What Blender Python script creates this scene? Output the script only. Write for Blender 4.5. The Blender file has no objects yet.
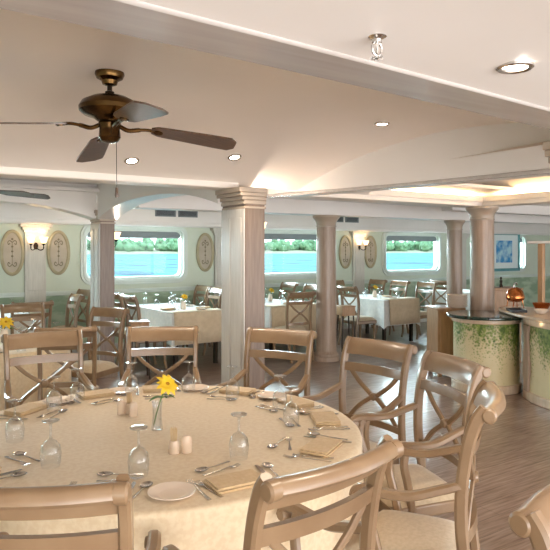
import bpy, bmesh, math, random
from mathutils import Vector, Matrix
PI = math.pi
rad = math.radians
random.seed(7)
SC = bpy.context.scene
COL = SC.collection
AL = rad(33.5)                      # heading of the camera, clockwise from the window wall's normal
CA, SA = math.cos(AL), math.sin(AL)
EYE = 1.6

def PL(X, Z):
    """plan offset to the right of / ahead of the standing point -> room x, y"""
    return (X*CA + Z*SA, -X*SA + Z*CA)

# ------------------------------------------------------------------ materials
def lin(h):
    h = h.lstrip('#')
    out = []
    for i in (0, 2, 4):
        c = int(h[i:i+2], 16)/255
        out.append(c/12.92 if c <= 0.04045 else ((c+0.055)/1.055)**2.4)
    return tuple(out) + (1,)

def newmat(name):
    m = bpy.data.materials.new(name); m.use_nodes = True
    nt = m.node_tree
    return m, nt, nt.nodes['Principled BSDF'], nt.nodes['Material Output']

def noise_mix(nt, c1, c2, scale, detail=4, stretch=(1, 1, 1), lo=.35, hi=.65, coord='Object'):
    tc = nt.nodes.new('ShaderNodeTexCoord'); mp = nt.nodes.new('ShaderNodeMapping')
    mp.inputs['Scale'].default_value = stretch
    nt.links.new(tc.outputs[coord], mp.inputs['Vector'])
    n = nt.nodes.new('ShaderNodeTexNoise'); n.inputs['Scale'].default_value = scale; n.inputs['Detail'].default_value = detail
    nt.links.new(mp.outputs[0], n.inputs['Vector'])
    r = nt.nodes.new('ShaderNodeValToRGB')
    r.color_ramp.elements[0].position = lo; r.color_ramp.elements[1].position = hi
    r.color_ramp.elements[0].color = c1; r.color_ramp.elements[1].color = c2
    nt.links.new(n.outputs['Fac'], r.inputs['Fac'])
    return r, n, mp

def bump(nt, bsdf, src, strength, dist=.01):
    b = nt.nodes.new('ShaderNodeBump'); b.inputs['Strength'].default_value = strength; b.inputs['Distance'].default_value = dist
    nt.links.new(src, b.inputs['Height']); nt.links.new(b.outputs[0], bsdf.inputs['Normal'])

def M(name, c1, c2=None, rough=.5, metal=0, scale=8, stretch=(1, 1, 1), spec=.5, coat=0, bmp=0, sheen=0, detail=4, lo=.35, hi=.65):
    m, nt, b, o = newmat(name)
    b.inputs['Roughness'].default_value = rough; b.inputs['Metallic'].default_value = metal
    b.inputs['Specular IOR Level'].default_value = spec
    b.inputs['Coat Weight'].default_value = coat; b.inputs['Coat Roughness'].default_value = .15
    b.inputs['Sheen Weight'].default_value = sheen
    r, n, mp = noise_mix(nt, lin(c1), lin(c2 or c1), scale, detail, stretch, lo, hi)
    nt.links.new(r.outputs[0], b.inputs['Base Color'])
    if bmp: bump(nt, b, n.outputs['Fac'], bmp)
    return m

def Memit(name, col, strength):
    m, nt, b, o = newmat(name)
    b.inputs['Base Color'].default_value = lin(col)
    b.inputs['Emission Color'].default_value = lin(col); b.inputs['Emission Strength'].default_value = strength
    return m

def Mglass(name, tint='#ffffff', fac_lo=.04, fac_hi=.75, rough=.02):
    """thin glass: clear straight through, mirror-like towards grazing angles"""
    m, nt, b, o = newmat(name)
    nt.nodes.remove(b)
    lw = nt.nodes.new('ShaderNodeLayerWeight'); lw.inputs['Blend'].default_value = .35
    mr = nt.nodes.new('ShaderNodeMapRange'); mr.inputs['To Min'].default_value = fac_lo; mr.inputs['To Max'].default_value = fac_hi
    t = nt.nodes.new('ShaderNodeBsdfTransparent'); t.inputs['Color'].default_value = lin(tint)
    g = nt.nodes.new('ShaderNodeBsdfGlossy'); g.inputs['Roughness'].default_value = rough
    mx = nt.nodes.new('ShaderNodeMixShader')
    nt.links.new(lw.outputs['Facing'], mr.inputs['Value']); nt.links.new(mr.outputs[0], mx.inputs['Fac'])
    nt.links.new(t.outputs[0], mx.inputs[1]); nt.links.new(g.outputs[0], mx.inputs[2])
    nt.links.new(mx.outputs[0], o.inputs['Surface'])
    return m

WOOD = M('champagne_paint', '#886c50', '#94795c', .3, scale=9, stretch=(1, 1, 1), coat=.3)
SEAT = M('beige_seat_fabric', '#c0aa8c', '#cbb698', .9, scale=60, sheen=.3, bmp=.15)
CLOTH = M('cream_damask', '#dfc7a3', '#e6d1b0', .72, scale=48, sheen=.25, bmp=.06, detail=6, lo=.42, hi=.58)
CLOTHW = M('white_tablecloth', '#dcdcd8', '#e8e6e0', .8, scale=20, sheen=.2)
OVER = M('beige_overlay_cloth', '#d6c2a2', '#dfccad', .8, scale=20, sheen=.2)
NAPK = M('napkin_fabric', '#cbac80', '#d6ba90', .85, scale=70, sheen=.2, bmp=.1)
STEEL = M('polished_steel', '#c4bfba', '#d2cdc8', .16, 1, scale=10)
CHINA = M('ivory_china', '#ecd9c6', '#f0dfcd', .18, scale=4)
SHAK = M('ivory_ceramic', '#dcc4ab', '#e2cbb3', .3, scale=5)
GLASS = Mglass('clear_glass', '#fbfdff', .05, .85)
PANE = Mglass('window_glass', '#f6ffff', .01, .10)
PETAL = M('yellow_petal', '#f5c518', '#fbd843', .6, scale=20)
PCORE = M('flower_core', '#c58a10', '#a87410', .7)
LEAF = M('leaf_green', '#3f6a24', '#56803a', .6, scale=20)
CREAM = M('cream_ceiling_paint', '#f1e6da', '#f3e8dd', .42, scale=2, spec=.4)
WHITE = M('white_gloss_paint', '#e9e3dd', '#ece7e2', .32, scale=2, spec=.5)
BEAMM = M('pearl_gloss_paint', '#b9b1ab', '#c3bbb5', .2, scale=3, stretch=(.6, 8, 8), spec=.6, coat=.4)
SQCOL = M('brown_column_paint', '#745d4b', '#826b57', .34, scale=6, stretch=(9, 9, .7), coat=.15)
COLUMN = M('limed_column_paint', '#a08977', '#ad9785', .38, scale=6, stretch=(9, 9, .7), coat=.15, bmp=.02)
CAPM = M('column_capital_paint', '#ad9a87', '#b6a390', .35, scale=5, coat=.2)
WALLG = M('pale_green_wall_paint', '#ccd4c2', '#d2dac9', .55, scale=2)
PEARL = M('pearl_panel_paint', '#c4bdb6', '#ccc6c0', .25, scale=6, stretch=(8, 8, .8), coat=.3)
PILAS = M('pilaster_paint', '#c9c5bb', '#d4d0c6', .4, scale=6, stretch=(8, 8, .8))
FRAMEM = M('window_frame_paint', '#cfd8cf', '#d6ded6', .3, scale=3, coat=.2)
BLIND = M('grey_blind', '#7d8588', '#878f92', .7, scale=4, stretch=(1, 1, 30))
BRONZE = M('antique_bronze', '#4a3620', '#6f5431', .26, 1, scale=9)
DARKM = M('dark_bronze', '#2a211a', '#3a2f26', .35, .8, scale=9)
BLADE = M('walnut_blade', '#4a3527', '#654b39', .34, scale=7, stretch=(2, 20, 2), coat=.3)
BLADEFAR = M('dark_walnut_blade', '#3d342e', '#4a4039', .35, scale=7, coat=.3)
CABW = M('honey_wood', '#a67f58', '#b98f66', .4, scale=5, stretch=(8, 8, 1), coat=.15)
BUFW = M('pale_limed_wood', '#c4ab90', '#d2b99d', .35, scale=5, stretch=(5, 5, 1), coat=.2)
STONE = M('dark_green_stone', '#16241f', '#31463d', .08, scale=24, detail=8, coat=.5)
COPPER = M('copper', '#b4683a', '#cc8350', .2, 1, scale=9)
DARKP = M('dark_plastic', '#26282b', '#303236', .5)
GRILLE = M('vent_grille_grey', '#6f7578', '#7b8184', .4, .3)
ORN = M('ornament_paint', '#7a7158', '#6b624b', .6, scale=30)
MEDAL = M('medallion_panel_paint', '#b3a794', '#beb29f', .5, scale=6)
MEDF = M('medallion_frame_paint', '#a39877', '#b3a888', .4, scale=8)
SAND = M('sand', '#938b70', '#858262', .9, scale=.05)
TREEM = M('tree_leaves', '#3e6a42', '#86a078', .9, scale=.35, detail=8, lo=.3, hi=.7)
LAMPW = Memit('lit_lamp_glass', '#ffd9a8', 1.6)
LAMPD = Memit('downlight_lens', '#fff0d8', 9)
LEDW = Memit('warm_led_strip', '#ffd79a', 7)
PICT, _nt, _b, _o = newmat('blue_print')
_r, _n, _mp = noise_mix(_nt, lin('#2f8fd0'), lin('#bfe6f2'), 5, 3, lo=.4, hi=.62)
_nt.links.new(_r.outputs[0], _b.inputs['Base Color']); _b.inputs['Roughness'].default_value = .3
MATW = M('picture_mat_board', '#eaf4f4', '#eef7f7', .4)
TEAL = M('teal_frame', '#4f8f96', '#5f9fa4', .35, scale=6)

def mural_mat(name, base1, base2, g1, g2, z_top, z_lo, seed):
    """painted panel: a vine that hangs down from the upper edge over an ochre wash"""
    m, nt, b, o = newmat(name)
    b.inputs['Roughness'].default_value = .5
    base, n0, mp0 = noise_mix(nt, lin(base1), lin(base2), 3, 4, (1, 1, .6))
    vine, n1, mp1 = noise_mix(nt, lin(g1), lin(g2), 26, 5, (1, 1, .8))
    mp1.inputs['Location'].default_value = (seed, seed*2, 0)
    tc = nt.nodes.new('ShaderNodeTexCoord'); sx = nt.nodes.new('ShaderNodeSeparateXYZ')
    nt.links.new(tc.outputs['Object'], sx.inputs[0])
    mr = nt.nodes.new('ShaderNodeMapRange')
    mr.inputs['From Min'].default_value = z_lo; mr.inputs['From Max'].default_value = z_top
    nt.links.new(sx.outputs['Z'], mr.inputs['Value'])
    # clumps and leaf-sized speckle together decide how far the vine hangs
    c1 = nt.nodes.new('ShaderNodeTexNoise'); c1.inputs['Scale'].default_value = 5; c1.inputs['Detail'].default_value = 2
    mpc = nt.nodes.new('ShaderNodeMapping'); mpc.inputs['Scale'].default_value = (1, 1, .25); mpc.inputs['Location'].default_value = (seed*3, 0, 0)
    nt.links.new(tc.outputs['Object'], mpc.inputs[0]); nt.links.new(mpc.outputs[0], c1.inputs['Vector'])
    c2 = nt.nodes.new('ShaderNodeTexVoronoi'); c2.inputs['Scale'].default_value = 38
    nt.links.new(tc.outputs['Object'], c2.inputs['Vector'])
    a = nt.nodes.new('ShaderNodeMath'); a.operation = 'MULTIPLY_ADD'; a.inputs[1].default_value = 1.5; a.inputs[2].default_value = -.75
    nt.links.new(c1.outputs['Fac'], a.inputs[0])
    s = nt.nodes.new('ShaderNodeMath'); s.operation = 'ADD'
    nt.links.new(a.outputs[0], s.inputs[0]); nt.links.new(mr.outputs[0], s.inputs[1])
    d = nt.nodes.new('ShaderNodeMath'); d.operation = 'MULTIPLY_ADD'; d.inputs[1].default_value = -.7
    nt.links.new(c2.outputs['Distance'], d.inputs[0]); nt.links.new(s.outputs[0], d.inputs[2])
    rr = nt.nodes.new('ShaderNodeValToRGB')
    rr.color_ramp.elements[0].position = .12; rr.color_ramp.elements[1].position = .5
    rr.color_ramp.elements[0].color = (0, 0, 0, 1); rr.color_ramp.elements[1].color = (1, 1, 1, 1)
    nt.links.new(d.outputs[0], rr.inputs[0])
    mx = nt.nodes.new('ShaderNodeMix'); mx.data_type = 'RGBA'
    nt.links.new(rr.outputs[0], mx.inputs['Factor'])
    nt.links.new(base.outputs[0], mx.inputs['A']); nt.links.new(vine.outputs[0], mx.inputs['B'])
    nt.links.new(mx.outputs['Result'], b.inputs['Base Color'])
    return m
VINE = mural_mat('vine_mural', '#c4b083', '#d6c8a0', '#4a6424', '#8b9a4a', .78, .18, 3.1)
WAINS = M('wainscot_landscape', '#8fa489', '#b6c5ab', .6, scale=2.2, stretch=(1, 1, 2.5), detail=6, lo=.42, hi=.56)

FLOORM, nt, b, o = newmat('plank_floor')
tc = nt.nodes.new('ShaderNodeTexCoord')
br = nt.nodes.new('ShaderNodeTexBrick')
br.inputs['Scale'].default_value = 1; br.inputs['Brick Width'].default_value = 1.6; br.inputs['Row Height'].default_value = .14
br.inputs['Mortar Size'].default_value = .0018; br.inputs['Color1'].default_value = lin('#9b8475'); br.inputs['Color2'].default_value = lin('#aa9283')
br.inputs['Mortar'].default_value = lin('#6d5a50'); br.offset = .37
nt.links.new(tc.outputs['Object'], br.inputs['Vector'])
gr, gn, gm = noise_mix(nt, lin('#b09a8c'), lin('#ffffff'), 3.5, 7, (1.2, 14, 1), .3, .65)
mx = nt.nodes.new('ShaderNodeMix'); mx.data_type = 'RGBA'; mx.blend_type = 'MULTIPLY'; mx.inputs['Factor'].default_value = 1
nt.links.new(br.outputs['Color'], mx.inputs['A']); nt.links.new(gr.outputs[0], mx.inputs['B'])
nt.links.new(mx.outputs['Result'], b.inputs['Base Color'])
b.inputs['Roughness'].default_value = .3; b.inputs['Coat Weight'].default_value = .25; b.inputs['Coat Roughness'].default_value = .22

SEA, nt, b, o = newmat('sea_water')
r1, n1, m1 = noise_mix(nt, lin('#003a4e'), lin('#3fa09e'), .3, 9, (1, .16, 1), .40, .64)
nt.links.new(r1.outputs[0], b.inputs['Base Color'])
b.inputs['Roughness'].default_value = .5; b.inputs['Specular IOR Level'].default_value = .03
bump(nt, b, n1.outputs['Fac'], .5, 1.0)

# ------------------------------------------------------------------ mesh builder
def cr(pts, n=6):
    """Catmull-Rom through points"""
    P = [Vector(p) for p in pts]
    out = []
    for i in range(len(P)-1):
        p0 = P[i-1] if i else P[0]*2-P[1]
        p3 = P[i+2] if i+2 < len(P) else P[-1]*2-P[-2]
        p1, p2 = P[i], P[i+1]
        for k in range(n):
            t = k/n
            out.append(.5*((2*p1)+(p2-p0)*t+(2*p0-5*p1+4*p2-p3)*t*t+(3*p1-p0-3*p2+p3)*t**3))
    out.append(P[-1])
    return out

class MB:
    def __init__(s): s.v = []; s.f = []
    def add(s, vs, fs):
        o = len(s.v); s.v += [tuple(v) for v in vs]; s.f += [tuple(i+o for i in f) for f in fs]; return s
    def box(s, x0, x1, y0, y1, z0, z1):
        return s.add([(x0, y0, z0), (x1, y0, z0), (x1, y1, z0), (x0, y1, z0), (x0, y0, z1), (x1, y0, z1), (x1, y1, z1), (x0, y1, z1)],
                     [(3, 2, 1, 0), (4, 5, 6, 7), (0, 1, 5, 4), (1, 2, 6, 5), (2, 3, 7, 6), (3, 0, 4, 7)])
    def prism(s, poly, a, b, axis='z'):
        n = len(poly)
        def w(p, t): return (p[0], p[1], t) if axis == 'z' else ((p[0], t, p[1]) if axis == 'y' else (t, p[0], p[1]))
        vs = [w(p, a) for p in poly]+[w(p, b) for p in poly]
        fs = [tuple(range(n))[::-1], tuple(range(n, 2*n))]+[(i, (i+1) % n, n+(i+1) % n, n+i) for i in range(n)]
        return s.add(vs, fs)
    def sweep(s, pts, w, h, side=(1, 0, 0), n=8, pw=.55, caps=True, closed=False):
        """rounded bar: w along `side`, h across it"""
        P = [Vector(p) for p in pts]; m = len(P)
        W = w if isinstance(w, (list, tuple)) else [w]*m
        H = h if isinstance(h, (list, tuple)) else [h]*m
        rings = []
        for i, p in enumerate(P):
            if closed: t = P[(i+1) % m]-P[i-1]
            else: t = P[min(i+1, m-1)]-P[max(i-1, 0)]
            t.normalize()
            sd = Vector(side); sd = sd-t*sd.dot(t)
            if sd.length < 1e-4: sd = Vector((0, 0, 1))-t*t.z
            sd.normalize(); up = t.cross(sd)
            ring = []
            for k in range(n):
                a = 2*PI*(k+.5)/n; c, d = math.cos(a), math.sin(a)
                c = math.copysign(abs(c)**pw, c); d = math.copysign(abs(d)**pw, d)
                ring.append(p+sd*c*W[i]/2+up*d*H[i]/2)
            rings.append(ring)
        vs = [v for r in rings for v in r]; fs = []
        for i in range(m if closed else m-1):
            j = (i+1) % m
            for k in range(n):
                l = (k+1) % n
                fs.append((i*n+k, i*n+l, j*n+l, j*n+k))
        if caps and not closed: fs += [tuple(range(n))[::-1], tuple((m-1)*n+k for k in range(n))]
        return s.add(vs, fs)
    def tube(s, pts, r, n=8, closed=False):
        R = [2*x for x in r] if isinstance(r, (list, tuple)) else 2*r
        return s.sweep(pts, R, R, (.31, .17, .93), n, 1.0, True, closed)
    def lathe(s, prof, n=20, c=(0, 0, 0), axis='z', sx=1, sy=1, cap=True):
        vs = []; fs = []; m = len(prof)
        for (r, z) in prof:
            for k in range(n):
                a = 2*PI*k/n; x, y = r*math.cos(a)*sx, r*math.sin(a)*sy
                p = (x, y, z) if axis == 'z' else ((x, -z, y) if axis == 'y' else (z, x, y))
                vs.append((p[0]+c[0], p[1]+c[1], p[2]+c[2]))
        for i in range(m-1):
            for k in range(n):
                l = (k+1) % n; fs.append((i*n+k, i*n+l, (i+1)*n+l, (i+1)*n+k))
        if cap:
            if prof[0][0] > 1e-5: fs.append(tuple(range(n))[::-1])
            if prof[-1][0] > 1e-5: fs.append(tuple((m-1)*n+k for k in range(n)))
        return s.add(vs, fs)
    def grid(s, rows):
        m, n = len(rows), len(rows[0]); 
        return s.add([v for r in rows for v in r], [(i*n+k, i*n+k+1, (i+1)*n+k+1, (i+1)*n+k) for i in range(m-1) for k in range(n-1)])
    def rot(s, mat, start=0):
        s.v[start:] = [tuple(mat @ Vector(v)) for v in s.v[start:]]; return s
    def build(s, name, mat, parent=None, bevel=0, sharp=35, loc=None, rz=0):
        me = bpy.data.meshes.new(name)
        bm = bmesh.new()
        vv = [bm.verts.new(v) for v in s.v]
        for f in s.f:
            try: bm.faces.new([vv[i] for i in f])
            except ValueError: pass
        bmesh.ops.remove_doubles(bm, verts=bm.verts, dist=1e-5)
        bmesh.ops.recalc_face_normals(bm, faces=bm.faces)
        bm.to_mesh(me); bm.free()
        me.shade_smooth(); me.set_sharp_from_angle(angle=rad(sharp))
        me.materials.append(mat)
        o = bpy.data.objects.new(name, me); COL.objects.link(o)
        if parent: o.parent = parent
        if loc: o.location = loc
        if rz: o.rotation_euler[2] = rz
        if bevel:
            md = o.modifiers.new('bevel', 'BEVEL'); md.width = bevel; md.segments = 2; md.limit_method = 'ANGLE'; md.angle_limit = rad(50)
        return o

def tag(o, label, cat, group=None, kind=None):
    o['label'] = label; o['category'] = cat
    if group: o['group'] = group
    if kind: o['kind'] = kind
    return o
def empty(name, loc=(0, 0, 0), rz=0):
    o = bpy.data.objects.new(name, None); o.empty_display_size = .1; COL.objects.link(o)
    o.location = loc; o.rotation_euler[2] = rz
    return o
def struct(o): o['kind'] = 'structure'; return o
def copy_tree(o, parent=None):
    c = o.copy(); COL.objects.link(c); c.parent = parent
    for ch in list(o.children): copy_tree(ch, c)
    return c
def place(proto, used, loc, rz, label, group=None, cat=None):
    o = proto if not used else copy_tree(proto)
    used.append(1)
    o.location = loc; o.rotation_euler[2] = rz
    tag(o, label, cat or proto['category'], group)
    return o

# ================================================================== THE SETTING
YW = 9.7                            # inner face of the window wall
X0, X1, Y0 = -4.0, 16.0, -4.0
struct(MB().box(X0, X1, Y0, YW+.2, -.1, 0).build('floor', FLOORM))
struct(MB().box(X0-.1, X1+.1, Y0, YW+.2, 2.62, 2.72).build('ceiling', WHITE))   # deck above all soffits

WC = [-2.63, .54, 3.70, 6.87, 10.04, 13.21]    # window centres along the wall
HWX, WZ0, WZ1 = .86, 1.12, 1.95                # half width, sill and head of the openings
wb = MB()
edges = [X0]
for c in WC: edges += [c-HWX, c+HWX]
edges.append(X1)
for i in range(0, len(edges), 2): wb.box(edges[i], edges[i+1], YW, YW+.12, .95, 2.62)
for c in WC:
    wb.box(c-HWX, c+HWX, YW, YW+.12, .95, WZ0); wb.box(c-HWX, c+HWX, YW, YW+.12, WZ1, 2.62)
struct(wb.build('wall_windows', WALLG))
struct(MB().box(X0, X1, YW, YW+.12, 0, .95).build('wall_wainscot', WAINS))
t = MB().box(X0, X1, YW-.03, YW, .93, .975); t.box(X0, X1, YW-.018, YW, .905, .93)
struct(t.build('trim_1', FRAMEM, bevel=.006))
struct(MB().box(X0, X1, YW-.02, YW, 0, .11).build('baseboard_windows', PILAS, bevel=.005))
struct(MB().box(X1, X1+.1, Y0, YW+.12, 0, 2.62).build('wall_right', WALLG))
struct(MB().box(X0-.1, X0, Y0, YW+.12, 0, 2.62).build('wall_left', WALLG))

def rrect(hx, hz, r, n=6, cx=0, cz=0):
    p = []
    for (sx, sz, a0) in ((1, 1, 0), (-1, 1, 90), (-1, -1, 180), (1, -1, 270)):
        for k in range(n+1):
            a = rad(a0+90*k/n); p.append((cx+sx*(hx-r)+r*math.cos(a), cz+sz*(hz-r)+r*math.sin(a)))
    return p
def ring(mb, outer, inner, y0, y1):
    n = len(outer)
    vs = [(p[0], y0, p[1]) for p in outer]+[(p[0], y0, p[1]) for p in inner]+[(p[0], y1, p[1]) for p in outer]+[(p[0], y1, p[1]) for p in inner]
    fs = []
    for i in range(n):
        j = (i+1) % n
        fs += [(i, j, n+j, n+i), (2*n+i, 3*n+i, 3*n+j, 2*n+j), (i, 2*n+i, 2*n+j, j), (n+i, n+j, 3*n+j, 3*n+i)]
    return mb.add(vs, fs)
for i, c in enumerate(WC):
    w = struct(empty('window_%d' % (i+1), (c, YW, 1.535)))
    f = MB()
    ring(f, rrect(.91, .49, .19), rrect(.835, .41, .13), -.035, .002)
    ring(f, rrect(.875, .455, .16), rrect(.825, .40, .12), -.055, .002)
    ring(f, rrect(.87, .42, .14), rrect(.80, .37, .10), .0, .12)
    f.build('frame', FRAMEM, w, bevel=.006)
    MB().box(-.82, .82, .03, .036, -.39, .39).build('pane', PANE, w)
    bl = MB().box(-.79, .79, .012, .022, .27, .41); bl.tube([(-.79, .017, .27), (.79, .017, .27)], .01)
    bl.build('roller_blind', BLIND, w)

# bulkhead along the windows, with its cornice
struct(MB().box(X0, X1, 9.25, YW, 2.03, 2.62).build('trim_2', WHITE))
t = MB().box(X0, X1, 9.215, 9.25, 2.0, 2.045); t.box(X0, X1, 9.225, YW, 1.985, 2.03)
struct(t.build('trim_3', WHITE, bevel=.008))
# flat soffits
struct(MB().box(2.45, X1, 4.55, 9.25, 2.3, 2.34).build('ceiling', WHITE))
struct(MB().box(6.65, X1, Y0, 4.55, 2.22, 2.26).build('ceiling', WHITE))
struct(MB().box(X0, 2.45, 7.6, 9.25, 2.32, 2.36).build('ceiling', WHITE))
struct(MB().box(X0, 2.45, 4.5, 7.9, 2.42, 2.46).build('ceiling', WHITE))

# big longitudinal beam over the near columns (slightly bowed like the deck edge)
def ynear(x): return 1.197 + .0165*x + .045*max(x, 0)**1.0*0 + .0475*max(x-.3, 0)**1.25*.85
def yfar(x): return ynear(x) + .187
xs = [X0+i*.4 for i in range(int((X1-X0)/.4)+1)]
def yN(x): return min(ynear(x), 1.9)
def yF(x): return yN(x)+.19
def strip(mb, xs, fa, za, fb, zb, ):
    return mb.grid([[(x, fa(x), za) for x in xs], [(x, fb(x), zb) for x in xs]])
bm_ = MB()
n = len(xs)
vs = []
for x in xs: vs += [(x, yN(x), 2.1), (x, yF(x), 2.1), (x, yF(x), 2.62), (x, yN(x), 2.62)]
fs = []
for i in range(n-1):
    for k in range(4):
        l = (k+1) % 4; fs.append((i*4+k, i*4+l, i*4+4+l, i*4+4+k))
fs += [(0, 1, 2, 3), ((n-1)*4+3, (n-1)*4+2, (n-1)*4+1, (n-1)*4)]
struct(bm_.add(vs, fs).build('trim_4', BEAMM, bevel=.008))
# near ceiling with a stepped fascia beside the beam
nc = MB()
nc.grid([[(x, yN(x)+.01, z) if dy == 0 else (x, yN(x)-dy, z) for x in xs] for dy, z in ((0, 2.107), (.02, 2.112), (.17, 2.123), (.25, 2.134))]
        + [[(x, yN(x)-.5, 2.15) for x in xs], [(x, Y0, 2.15) for x in xs]])
struct(nc.build('ceiling', WHITE, sharp=20))
# cream vault over the round table
def zv(y): return 2.46 - (.30*((y-3.0)/1.38)**2 if y > 3 else .26*((y-3.0)/1.6)**2)
va = MB(); rows = []
NV = 24
for k in range(NV+1):
    rows.append([(x, yF(x)-.02+(4.46-yF(x)+.02)*k/NV, zv(yF(x)-.02+(4.46-yF(x)+.02)*k/NV)) for x in xs if x <= 4.0])
struct(va.grid(rows).build('ceiling', CREAM))
va2 = MB()
# longitudinal beam behind the vault
struct(MB().box(X0, 2.56, 4.40, 4.60, 2.1, 2.6).build('trim_5', CREAM, bevel=.012))
# transverse beam: white arched face between vault and buffet tray
fr = [(3.10, 4.80), (3.28, 4.1), (3.44, 3.45), (3.60, 2.33), (3.72, 1.45)]
bk = [(x+.28, y+.03) for x, y in fr]
struct(MB().prism(fr+bk[::-1], 2.1, 2.6).build('trim_6', WHITE, bevel=.006))
tt = MB(); tt.prism([(x-.012, y) for x, y in fr]+[(x+.02, y) for x, y in fr][::-1], 2.085, 2.112)
struct(tt.build('trim_7', BEAMM, bevel=.004))
# lit tray ceiling above the buffet: moulded frame, cove and raised lid
tr = MB()
tr.box(3.3, 6.65, 5.0, 5.28, 2.14, 2.25); tr.box(3.3, 6.65, 4.975, 5.0, 2.19, 2.262)
tr.box(6.4, 6.65, 1.6, 5.0, 2.14, 2.25); tr.box(6.375, 6.4, 1.6, 4.98, 2.19, 2.262)
struct(tr.build('trim_8', CREAM, bevel=.008))
tl = MB()
a_ = [(3.5, 5.27), (6.64, 5.27), (6.64, 1.6), (3.5, 1.6)]
b_ = [(4.3, 4.5), (5.85, 4.5), (5.85, 2.4), (4.3, 2.4)]
tl.add([(x, y, 2.25) for x, y in a_]+[(x, y, 2.56) for x, y in b_],
       [(4, 5, 6, 7)]+[(i, (i+1) % 4, 4+(i+1) % 4, 4+i) for i in range(4)])
struct(tl.build('ceiling', CREAM, sharp=20))
# long beam in the right-hand bay
struct(MB().box(2.7, X1, 7.0, 7.25, 2.1, 2.32).build('trim_9', WHITE, bevel=.01))
struct(MB().box(6.9, X1, 5.9, 6.1, 2.16, 2.32).build('trim_10', WHITE, bevel=.01))

def arch(p0, p1, zs, zc, thick, name, mat, wd=.26, ztop=2.5, tail=0):
    """flat-topped beam whose underside is an arch between two column heads"""
    a, b2 = Vector(p0), Vector(p1); d = (b2-a); L = d.length; d.normalize(); nrm = Vector((-d.y, d.x))
    N = 22; low = []
    for k in range(N+1):
        t = k/N; z = zs+(zc-zs)*(1-abs(2*t-1)**2.4)
        low.append((t*L, z))
    prof = low+[(L, ztop), (0, ztop)]
    m = MB(); vs = []
    for s_ in (-wd/2, wd/2):
        for (u, z) in prof:
            q = a+d*u+nrm*s_; vs.append((q.x, q.y, z))
    np_ = len(prof)
    fs = [tuple(range(np_)), tuple(range(np_, 2*np_))[::-1]]+[(i, (i+1) % np_, np_+(i+1) % np_, np_+i) for i in range(np_)]
    m.add(vs, fs)
    return struct(m.build(name, mat, bevel=.008))
arch((2.55, 7.68), (2.6, 4.6), 1.985, 2.16, 0, 'trim_11', WHITE)
arch((2.43, 7.86), (-.25, 7.86), 1.985, 2.17, 0, 'trim_12', WHITE)
arch((-.25, 7.86), (-3.0, 7.86), 1.985, 2.17, 0, 'trim_13', WHITE)

# ------------------------------------------------------------------ columns
def square_column(cx, cy, label, hw=.092, hd=.19):
    c = empty('square_column', (cx, cy, 0))
    MB().box(-hw, hw, -hd, hd, .16, 2.0).build('shaft', SQCOL, c, bevel=.006)
    b = MB().box(-hw-.03, hw+.03, -hd-.03, hd+.03, 0, .12); b.box(-hw-.015, hw+.015, -hd-.015, hd+.015, .12, .16)
    b.build('base', COLUMN, c, bevel=.006)
    k = MB()
    for e, z0, z1 in ((.006, 1.93, 1.95), (.014, 1.965, 2.0), (.03, 2.0, 2.03), (.05, 2.03, 2.06), (.062, 2.06, 2.1)):
        k.box(-hw-e, hw+.012, -hd-e*.25, hd+e*.25, z0, z1)
    k.build('capital', CAPM, c, bevel=.005)
    p = MB()
    p.box(-hw-.012, -hw, -hd+.004, hd-.004, .17, 1.93)
    for yy in (-.09, .09): p.box(-hw-.018, -hw-.012, yy-.06, yy+.06, .24, 1.86)
    p.build('pilaster_panel', PEARL, c, bevel=.004)
    return tag(c, label, 'column')
square_column(2.61, 4.42, 'square column behind the round table, centre of the picture')
square_column(2.55, 7.86, 'square column under the white arch, in front of the left window')
square_column(2.76, 1.50, 'square column cut by the right edge of the picture')
def round_column(cx, cy, r, label, top=2.12):
    c = empty('round_column', (cx, cy, 0))
    MB().lathe([(r*1.02, .14), (r, .6), (r*.97, 1.4), (r*.95, top-.16)], 28).build('shaft', COLUMN, c)
    MB().lathe([(r*1.28, 0), (r*1.28, .06), (r*1.2, .075), (r*1.2, .1), (r*1.08, .12), (r*1.02, .14)], 28).build('base', COLUMN, c)
    MB().lathe([(r*.95, top-.17), (r*1.0, top-.165), (r*1.0, top-.15), (r*.96, top-.145), (r*.98, top-.11), (r*1.06, top-.08), (r*1.2, top-.05), (r*1.33, top-.03), (r*1.33, top)], 28).build('capital', CAPM, c)
    return tag(c, label, 'column')
round_column(5.60, 7.11, .148, 'round column standing free on the planks, left of the buffet', 2.1)
round_column(6.47, 5.06, .15, 'thick round column rising behind the dark stone buffet top', 2.14)
round_column(8.30, 7.05, .13, 'thin round column behind the thick one, by the right window', 2.1)

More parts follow.
